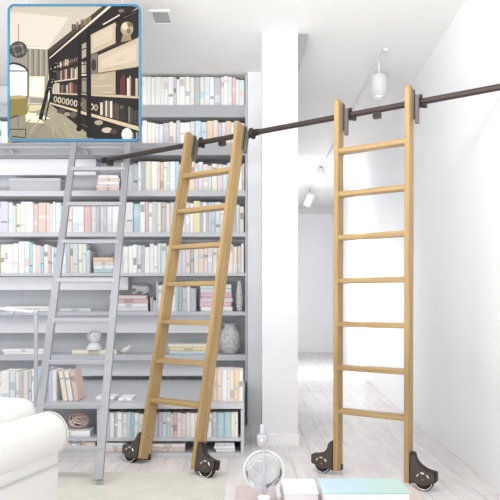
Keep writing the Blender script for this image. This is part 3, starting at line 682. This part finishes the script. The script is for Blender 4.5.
# ---------------------------------------------------------------- hung picture with blue frame
YP = 3.8
pa, pz = at(8.2, 141.5, YP), at(141, 4.8, YP)
PW, PH = pz.x - pa.x, pz.z - pa.z
pic = empty('framed_picture', ((pa.x + pz.x) / 2, YP, pa.z), 'blue-edged hanging picture of a dark library with black ladders, upper left corner', 'picture')
def rrect(x0, z0, x1, z1, r, n=8):
    pts = []
    for cx_, cz_, a0 in ((x1 - r, z0 + r, -90), (x1 - r, z1 - r, 0), (x0 + r, z1 - r, 90), (x0 + r, z0 + r, 180)):
        for i in range(n + 1):
            a = math.radians(a0 + 90 * i / n); pts.append((cx_ + r * math.cos(a), cz_ + r * math.sin(a)))
    return pts
fr = .013; rad = .045
mb = MB(); o_ = rrect(-PW / 2, 0, PW / 2, PH, rad); i_ = rrect(-PW / 2 + fr, fr, PW / 2 - fr, PH - fr, rad - fr)
n = len(o_); blue = mat('blue_frame', '236585', .4)
for ys in (0,):
    vs = [(x, -.012, z) for x, z in o_] + [(x, -.012, z) for x, z in i_] + [(x, .012, z) for x, z in o_] + [(x, .012, z) for x, z in i_]
    fs = []
    for i in range(n):
        j = (i + 1) % n; fs += [[i, j, n + j, n + i], [2 * n + j, 2 * n + i, 3 * n + i, 3 * n + j], [j, i, 2 * n + i, 2 * n + j], [n + i, n + j, 3 * n + j, 3 * n + i]]
    mb.add(vs, fs, blue)
mb.build('frame', pic)
mb = MB(); mb.prism(i_, -.006, .008, hm('D6CFC0')); mb.build('backing', pic)
for sx in (-1, 1):
    mb = MB(); mb.cyl((sx * PW * .36, .004, PH - .004), (sx * PW * .36, .004, CEIL - pa.z), .0018, hm('C8C8CA'), n=8); mb.build('wire', pic)
# the print, drawn in a 500-unit frame (unit .3 px of the photograph)
PR_ = MB(); lay = [0]
def P2(x, y):
    X = ((x * .3) - 8.2) / (141 - 8.2) * PW - PW / 2; Z = PH - ((y * .3) - 4.8) / (141.5 - 4.8) * PH
    X = max(-PW / 2 + fr, min(PW / 2 - fr, X)); Z = max(fr, min(PH - fr, Z)); return X, Z
def clipc(X, Z):                       # keep inside rounded corners
    cx_, cz_, r = PW / 2 - rad, None, rad - fr
    if abs(X) > cx_:
        for cz_ in (rad, PH - rad):
            if (cz_ == rad and Z < cz_) or (cz_ != rad and Z > cz_):
                dx, dz = abs(X) - cx_, Z - cz_; d = math.hypot(dx, dz)
                if d > r: dx, dz = dx * r / d, dz * r / d; return math.copysign(cx_ + dx, X), cz_ + dz
    return X, Z
def poly(pts, hx):
    lay[0] += 1; y = -.0062 - lay[0] * .000012
    dense = []
    for i, p in enumerate(pts):
        q = pts[(i + 1) % len(pts)]; k = max(1, int(math.hypot(q[0] - p[0], q[1] - p[1]) / 12))
        for t in range(k): dense.append((p[0] + (q[0] - p[0]) * t / k, p[1] + (q[1] - p[1]) * t / k))
    vs = []
    for p in dense:
        X, Z = clipc(*P2(*p)); vs.append((X, y, Z))
    PR_.add(vs, [list(range(len(vs)))], mat('print_' + hx, ''.join('%02X' % int(196 * (int(hx[i:i+2], 16) / 255) ** 1.35) for i in (0, 2, 4)), .9))
def line(p, q, w, hx, w2=None):
    w2 = w if w2 is None else w2
    d = Vector((q[0] - p[0], q[1] - p[1])).normalized(); nn_ = Vector((-d.y, d.x))
    poly([(p[0] + nn_.x * w / 2, p[1] + nn_.y * w / 2), (q[0] + nn_.x * w2 / 2, q[1] + nn_.y * w2 / 2), (q[0] - nn_.x * w2 / 2, q[1] - nn_.y * w2 / 2), (p[0] - nn_.x * w / 2, p[1] - nn_.y * w / 2)], hx)
def disc(x, y, rx_, ry_, hx, n=24):
    poly([(x + rx_ * math.cos(2 * math.pi * i / n), y + ry_ * math.sin(2 * math.pi * i / n)) for i in range(n)], hx)
E0, E1, E2, E3 = 28, 14, 470, 472
poly([(E0, E1), (350, E1), (162, 168), (E0, 152)], 'CEC7B9'); poly([(E0, 40), (230, 60), (162, 160), (100, 154), (E0, 145)], 'DCD6CA')
poly([(E0, 152), (162, 168), (162, 345), (E0, 345)], 'A4A198')
for i, x in enumerate(range(92, 163, 6)): poly([(x, 166), (x + 6, 166), (x + 5, 262), (x + 1, 262)], ['8B857A', 'B7B0A2', 'A09989'][i % 3])
poly([(66, 156), (160, 160), (160, 165), (66, 162)], 'E8E3D8')
# arched window
poly([(E0, 212), (45, 208), (65, 212), (85, 222), (96, 236), (96, 325), (E0, 325)], '27272A')
poly([(E0, 219), (45, 215), (62, 219), (78, 226), (90, 236), (E0, 236)], 'EDF1F0'); poly([(E0, 240), (92, 240), (92, 322), (E0, 322)], 'F6F9F8')
poly([(100, 256), (150, 256), (148, 325), (98, 325)], 'ECE9C9'); poly([(108, 262), (138, 262), (136, 318), (106, 318)], 'F9F7E0')
# floor and sunlight
poly([(E0, 330), (165, 340), (300, 455), (320, E3), (E0, E3)], 'A69F8C')
poly([(85, 375), (165, 382), (215, 398), (150, 412), (88, 408)], 'F3E9C9'); poly([(100, 350), (160, 352), (150, 372), (95, 372)], 'D9CFB0')
for k in range(4): line((100 + 50 * k, 400 + 6 * k), (40 + 66 * k, 470), 3, '948D7A')
poly([(150, 345), (172, 350), (310, 445), (330, E3), (220, E3), (120, 385)], 'B0A895')
# white chair and low table
line((98, 322), (150, 326), 5, 'D7D2C4'); line((100, 330), (88, 372), 3, 'DAD6CA'); line((146, 328), (150, 372), 3, 'C9C4B6'); line((96, 345), (150, 348), 3, 'D7D2C4')
for k in range(7): line((165 + 16 * k, 362 + 14 * k), (120 + 34 * k, 372 + 17 * k), 2, ['9A927F', 'C4BCA8'][k % 2])
for k in range(6): line((110 + 22 * k, 392 + 9 * k), (60 + 40 * k, 440 + 6 * k), 5, ['A39B88', 'B9B09B'][k % 2])
poly([(92, 384), (150, 388), (170, 396), (120, 402), (90, 398)], 'FDF5DA')
# armchair
poly([(E0, 324), (70, 320), (94, 330), (92, 382), (78, 386), (E0, 390)], '9C9058'); poly([(E0, 320), (72, 318), (92, 326), (70, 330), (E0, 332)], 'BDB283')
line((62, 386), (62, 425), 6, '8E8E8C'); line((32, 396), (62, 386), 4, '3A3A38'); line((32, 432), (88, 432), 3, '33332F'); line((88, 432), (86, 458), 3, '33332F'); line((40, 455), (86, 460), 3, '33332F')
# pendant ball
line((63, 82), (63, 140), 2.5, '8E8A82'); disc(63, 167, 29, 28, '3C3B39'); disc(60, 162, 20, 18, '5A5855')
for i in range(14):
    a = i * 2.4; line((63 + 26 * math.cos(a), 167 + 25 * math.sin(a)), (63 + 24 * math.cos(a + 2.0), 167 + 23 * math.sin(a + 2.0)), 1.4, ['A8A59D', '77746E'][i % 2])
# dark bookcase mass
DK = '2A211E'
poly([(160, 168), (352, E1), (E2, E1), (E2, E3), (318, E3), (300, 452), (168, 348)], DK)
poly([(160, 172), (340, 26), (352, E1), (366, E1), (168, 182)], '5B4B40')
def seg(p, q, w, hx='D9CDB8', w2=None): line(p, q, w, hx, w2)
seg((166, 196), (370, 20), 3, 'E9DFCD', 8); seg((170, 232), (262, 196), 4, 'E4DAC8', 6); seg((300, 150), (470, 24), 4, 'CFC2AD', 10)
seg((172, 275), (264, 262), 3, 'D9CDB8', 5); seg((176, 312), (470, 325), 4, 'CDBFA6', 10); seg((168, 345), (470, 432), 5, 'D8C9AF', 14)
# book rows in the picture
def prow(x0, x1, yt0, yt1, yb0, yb1, cols, step):
    x = x0; i = 0
    while x < x1:
        t = (x - x0) / (x1 - x0); w = step * (.7 + .6 * R.random()); h_ = R.uniform(0, .22)
        ya_ = yt0 + (yt1 - yt0) * t; yb_ = yb0 + (yb1 - yb0) * t; ya_ += (yb_ - ya_) * h_
        poly([(x, ya_), (min(x + w * .85, x1), ya_), (min(x + w * .85, x1), yb_), (x, yb_)], R.choice(cols)); x += w; i += 1
BR = ['8C7D70', 'B8AC9C', '6A4A44', 'D8CFC0', '4A3A34', '9A6A62', 'C8BCAA', '5C5048']
prow(196, 262, 205, 186, 228, 208, BR, 6); prow(190, 262, 232, 222, 270, 260, BR, 6); prow(205, 262, 278, 276, 310, 312, BR, 6); prow(176, 200, 275, 275, 312, 312, ['CFC6B6', 'B8AC9C'], 8)
prow(240, 262, 80, 68, 112, 96, ['8C7D70', '6A5A50'], 7); prow(270, 310, 66, 48, 94, 66, ['8C7D70', '5A4A44', 'A09080'], 7)
# carved row and clutter at the foot
for i in range(11): disc(186 + i * 13.5, 332 + i * 2.8, 6.5, 11, ['C2B6A2', 'D8CCB8'][i % 2], 12); disc(186 + i * 13.5, 332 + i * 2.8, 3, 7, '3A2E28', 10)
for i, (x, y, a, b, c) in enumerate([(205, 372, 14, 8, '6A6058'), (225, 382, 10, 7, 'B0A492'), (245, 384, 12, 10, '7A7068'), (330, 410, 14, 8, 'B8AE9E'), (358, 435, 18, 9, 'D0C6B4'), (380, 440, 12, 9, '5A504A')]): disc(x, y, a, b, c)
# pale cabinet doors
poly([(303, 118), (386, 76), (386, 146), (303, 184)], 'C9BDA9'); poly([(312, 122), (376, 88), (376, 132), (312, 164)], 'D3C8B5')
poly([(328, 186), (470, 124), (470, 222), (328, 246)], 'CCC0AC'); poly([(340, 200), (455, 150), (455, 205), (340, 232)], 'D6CAB7')
poly([(304, 250), (386, 238), (386, 316), (304, 314)], 'BFB29E'); poly([(304, 184), (326, 178), (326, 248), (304, 250)], '8A8480')
disc(314, 218, 8, 20, '4A4440'); seg((303, 184), (470, 122), 3, '5A4C40'); seg((328, 246), (470, 224), 3, '5A4C40')
poly([(388, 74), (470, 34), (470, 120), (388, 150)], '33261F')
# grain on the doors
for (x0_, x1_, ya0, ya1, yb0, yb1) in ((303, 386, 118, 76, 184, 146), (328, 470, 186, 124, 246, 222), (304, 386, 250, 238, 314, 316)):
    for i in range(9):
        f_ = (i + .5) / 9 + R.uniform(-.03, .03); u0 = R.uniform(0, .5); u1 = R.uniform(.5, 1)
        yA = ya0 + (ya1 - ya0) * u0; yB = yb0 + (yb1 - yb0) * u0; yC = ya0 + (ya1 - ya0) * u1; yD = yb0 + (yb1 - yb0) * u1
        line((x0_ + (x1_ - x0_) * u0, yA + (yB - yA) * f_), (x0_ + (x1_ - x0_) * u1, yC + (yD - yC) * f_), R.uniform(1, 3), R.choice(['C2B49E', 'D2C6B2', 'B9AA94', 'DAD0BE']))
# strip of shelves seen between the ladder stiles
poly([(274, 150), (290, 142), (290, 190), (274, 198)], 'B9AE9F'); prow(274, 291, 205, 202, 246, 244, ['D8CFC0', 'B8AC9C', '6A4A44'], 6)
poly([(274, 262), (290, 261), (290, 310), (274, 310)], 'A59A8A'); line((272, 252), (292, 251), 5, 'E4DAC8'); prow(274, 291, 325, 327, 368, 372, ['C2B6A2', '8A7C6C'], 6); line((272, 378), (292, 384), 5, 'D8C9AF')
# bust
disc(424, 98, 21, 24, 'B9AB90'); disc(417, 90, 10, 12, 'DDD2BC'); poly([(410, 118), (436, 118), (440, 136), (404, 142)], 'A8997E'); disc(434, 84, 9, 8, '8A7B63'); disc(430, 106, 7, 9, '8F8068')
prow(402, 468, 250, 256, 318, 324, ['D8CFC2', 'C9BEB0', '7E3E3E', 'EDE6DA', 'A89C8C', '5A2E2E', 'B7ACA0'], 8)
prow(335, 396, 336, 340, 385, 402, ['B9AFA2', '8A7A70', 'E3DBCF', 'A05A55', 'D8CFC2', '6A5C54'], 8)
disc(410, 365, 13, 16, '3E3A3A'); disc(410, 392, 12, 14, '45403E'); disc(406, 358, 5, 6, '77706C'); prow(428, 468, 356, 366, 410, 420, ['6A6458', '8A8474', '5A5448'], 10)
disc(424, 450, 18, 22, 'E6E4DF'); disc(418, 444, 9, 12, 'F8F7F3'); prow(440, 466, 440, 444, 468, 468, ['8A3A34', '3A2A26', 'B8A898'], 6)
seg((290, 105), (330, 84), 5, '16110F'); seg((318, 104), (470, 30), 6, '17120F'); seg((345, 84), (400, 52), 4, 'E8E0D0'); disc(405, 38, 10, 6, '8E8272')
# ladders in the picture
seg((186, 196), (136, 400), 9, '0F0D0C', 13); seg((196, 196), (152, 402), 4, '1D1917', 5)
for k in range(7): seg((184 - 7 * k, 212 + 27 * k), (196 - 6 * k, 214 + 27 * k), 2, '8E8880')
seg((268, 125), (264, 435), 13, '0E0C0B', 12); seg((296, 104), (298, 455), 15, '0E0C0B', 16); disc(264, 432, 9, 7, '0E0C0B'); disc(300, 452, 11, 9, '0E0C0B')
for k in range(6): seg((272, 168 + 50 * k), (292, 162 + 53 * k), 3.5, '2B2624'); seg((272, 166 + 50 * k), (292, 160 + 53 * k), 1.2, '9A938A')
tag(PR_.build('print', pic), 'sepia print of a library with two black rolling ladders')

# ---------------------------------------------------------------- light
w = bpy.data.worlds.new('daylight'); bpy.context.scene.world = w; w.use_nodes = True
w.node_tree.nodes['Background'].inputs[0].default_value = (.93, .96, 1, 1); w.node_tree.nodes['Background'].inputs[1].default_value = 1.0
def area(name, loc, target, sx, sy, power, col=(1, 1, 1)):
    l = bpy.data.lights.new(name, 'AREA'); l.shape = 'RECTANGLE'; l.size = sx; l.size_y = sy; l.energy = power; l.color = col
    o = bpy.data.objects.new(name, l); COL.objects.link(o); o.location = loc
    o.rotation_euler = (Vector(target) - Vector(loc)).to_track_quat('-Z', 'Y').to_euler(); return o
area('bookcase_fill', (-.9, 2.4, 3.4), (-.9, 5.7, .6), 3.2, .8, 62, (1, .985, .97))  # added fill lamp above the view, brightens bookcase and ladders
area('low_rear_fill', (-1.9, -2.5, -.6), (-1.0, 4.6, 3.2), 4.0, 1.4, 370, (1, .985, .97))  # added fill from below floor level behind the camera, lifts the ceiling

area('far_room_fill', (.56, 9.0, 1.4), (1.5, 13.9, 1.5), .14, 2.2, 55, (1, 1, 1))  # added lamp hidden behind the column, brightens the far wall
area('inner_room_fill', (.52, 7.6, 1.1), (2.0, 7.9, .8), 2.5, 1.4, 17, (1, 1, 1))  # added unseen lamp by the inner wall, brightens the room behind
# ---------------------------------------------------------------- camera
cam = bpy.data.cameras.new('camera'); co = bpy.data.objects.new('camera', cam); COL.objects.link(co)
co.location = (0, 0, H); co.rotation_euler = (math.pi / 2, 0, 0); cam.sensor_width = 36; cam.lens = F / 500 * 36; cam.shift_y = (HY - 250) / 500
cam.clip_start = .05
sc_ = bpy.context.scene; sc_.camera = co
sc_.view_settings.view_transform = 'Standard'; sc_.view_settings.look = 'None'; sc_.view_settings.gamma = 1; sc_.view_settings.use_curve_mapping = False
sc_.view_settings.exposure = .11
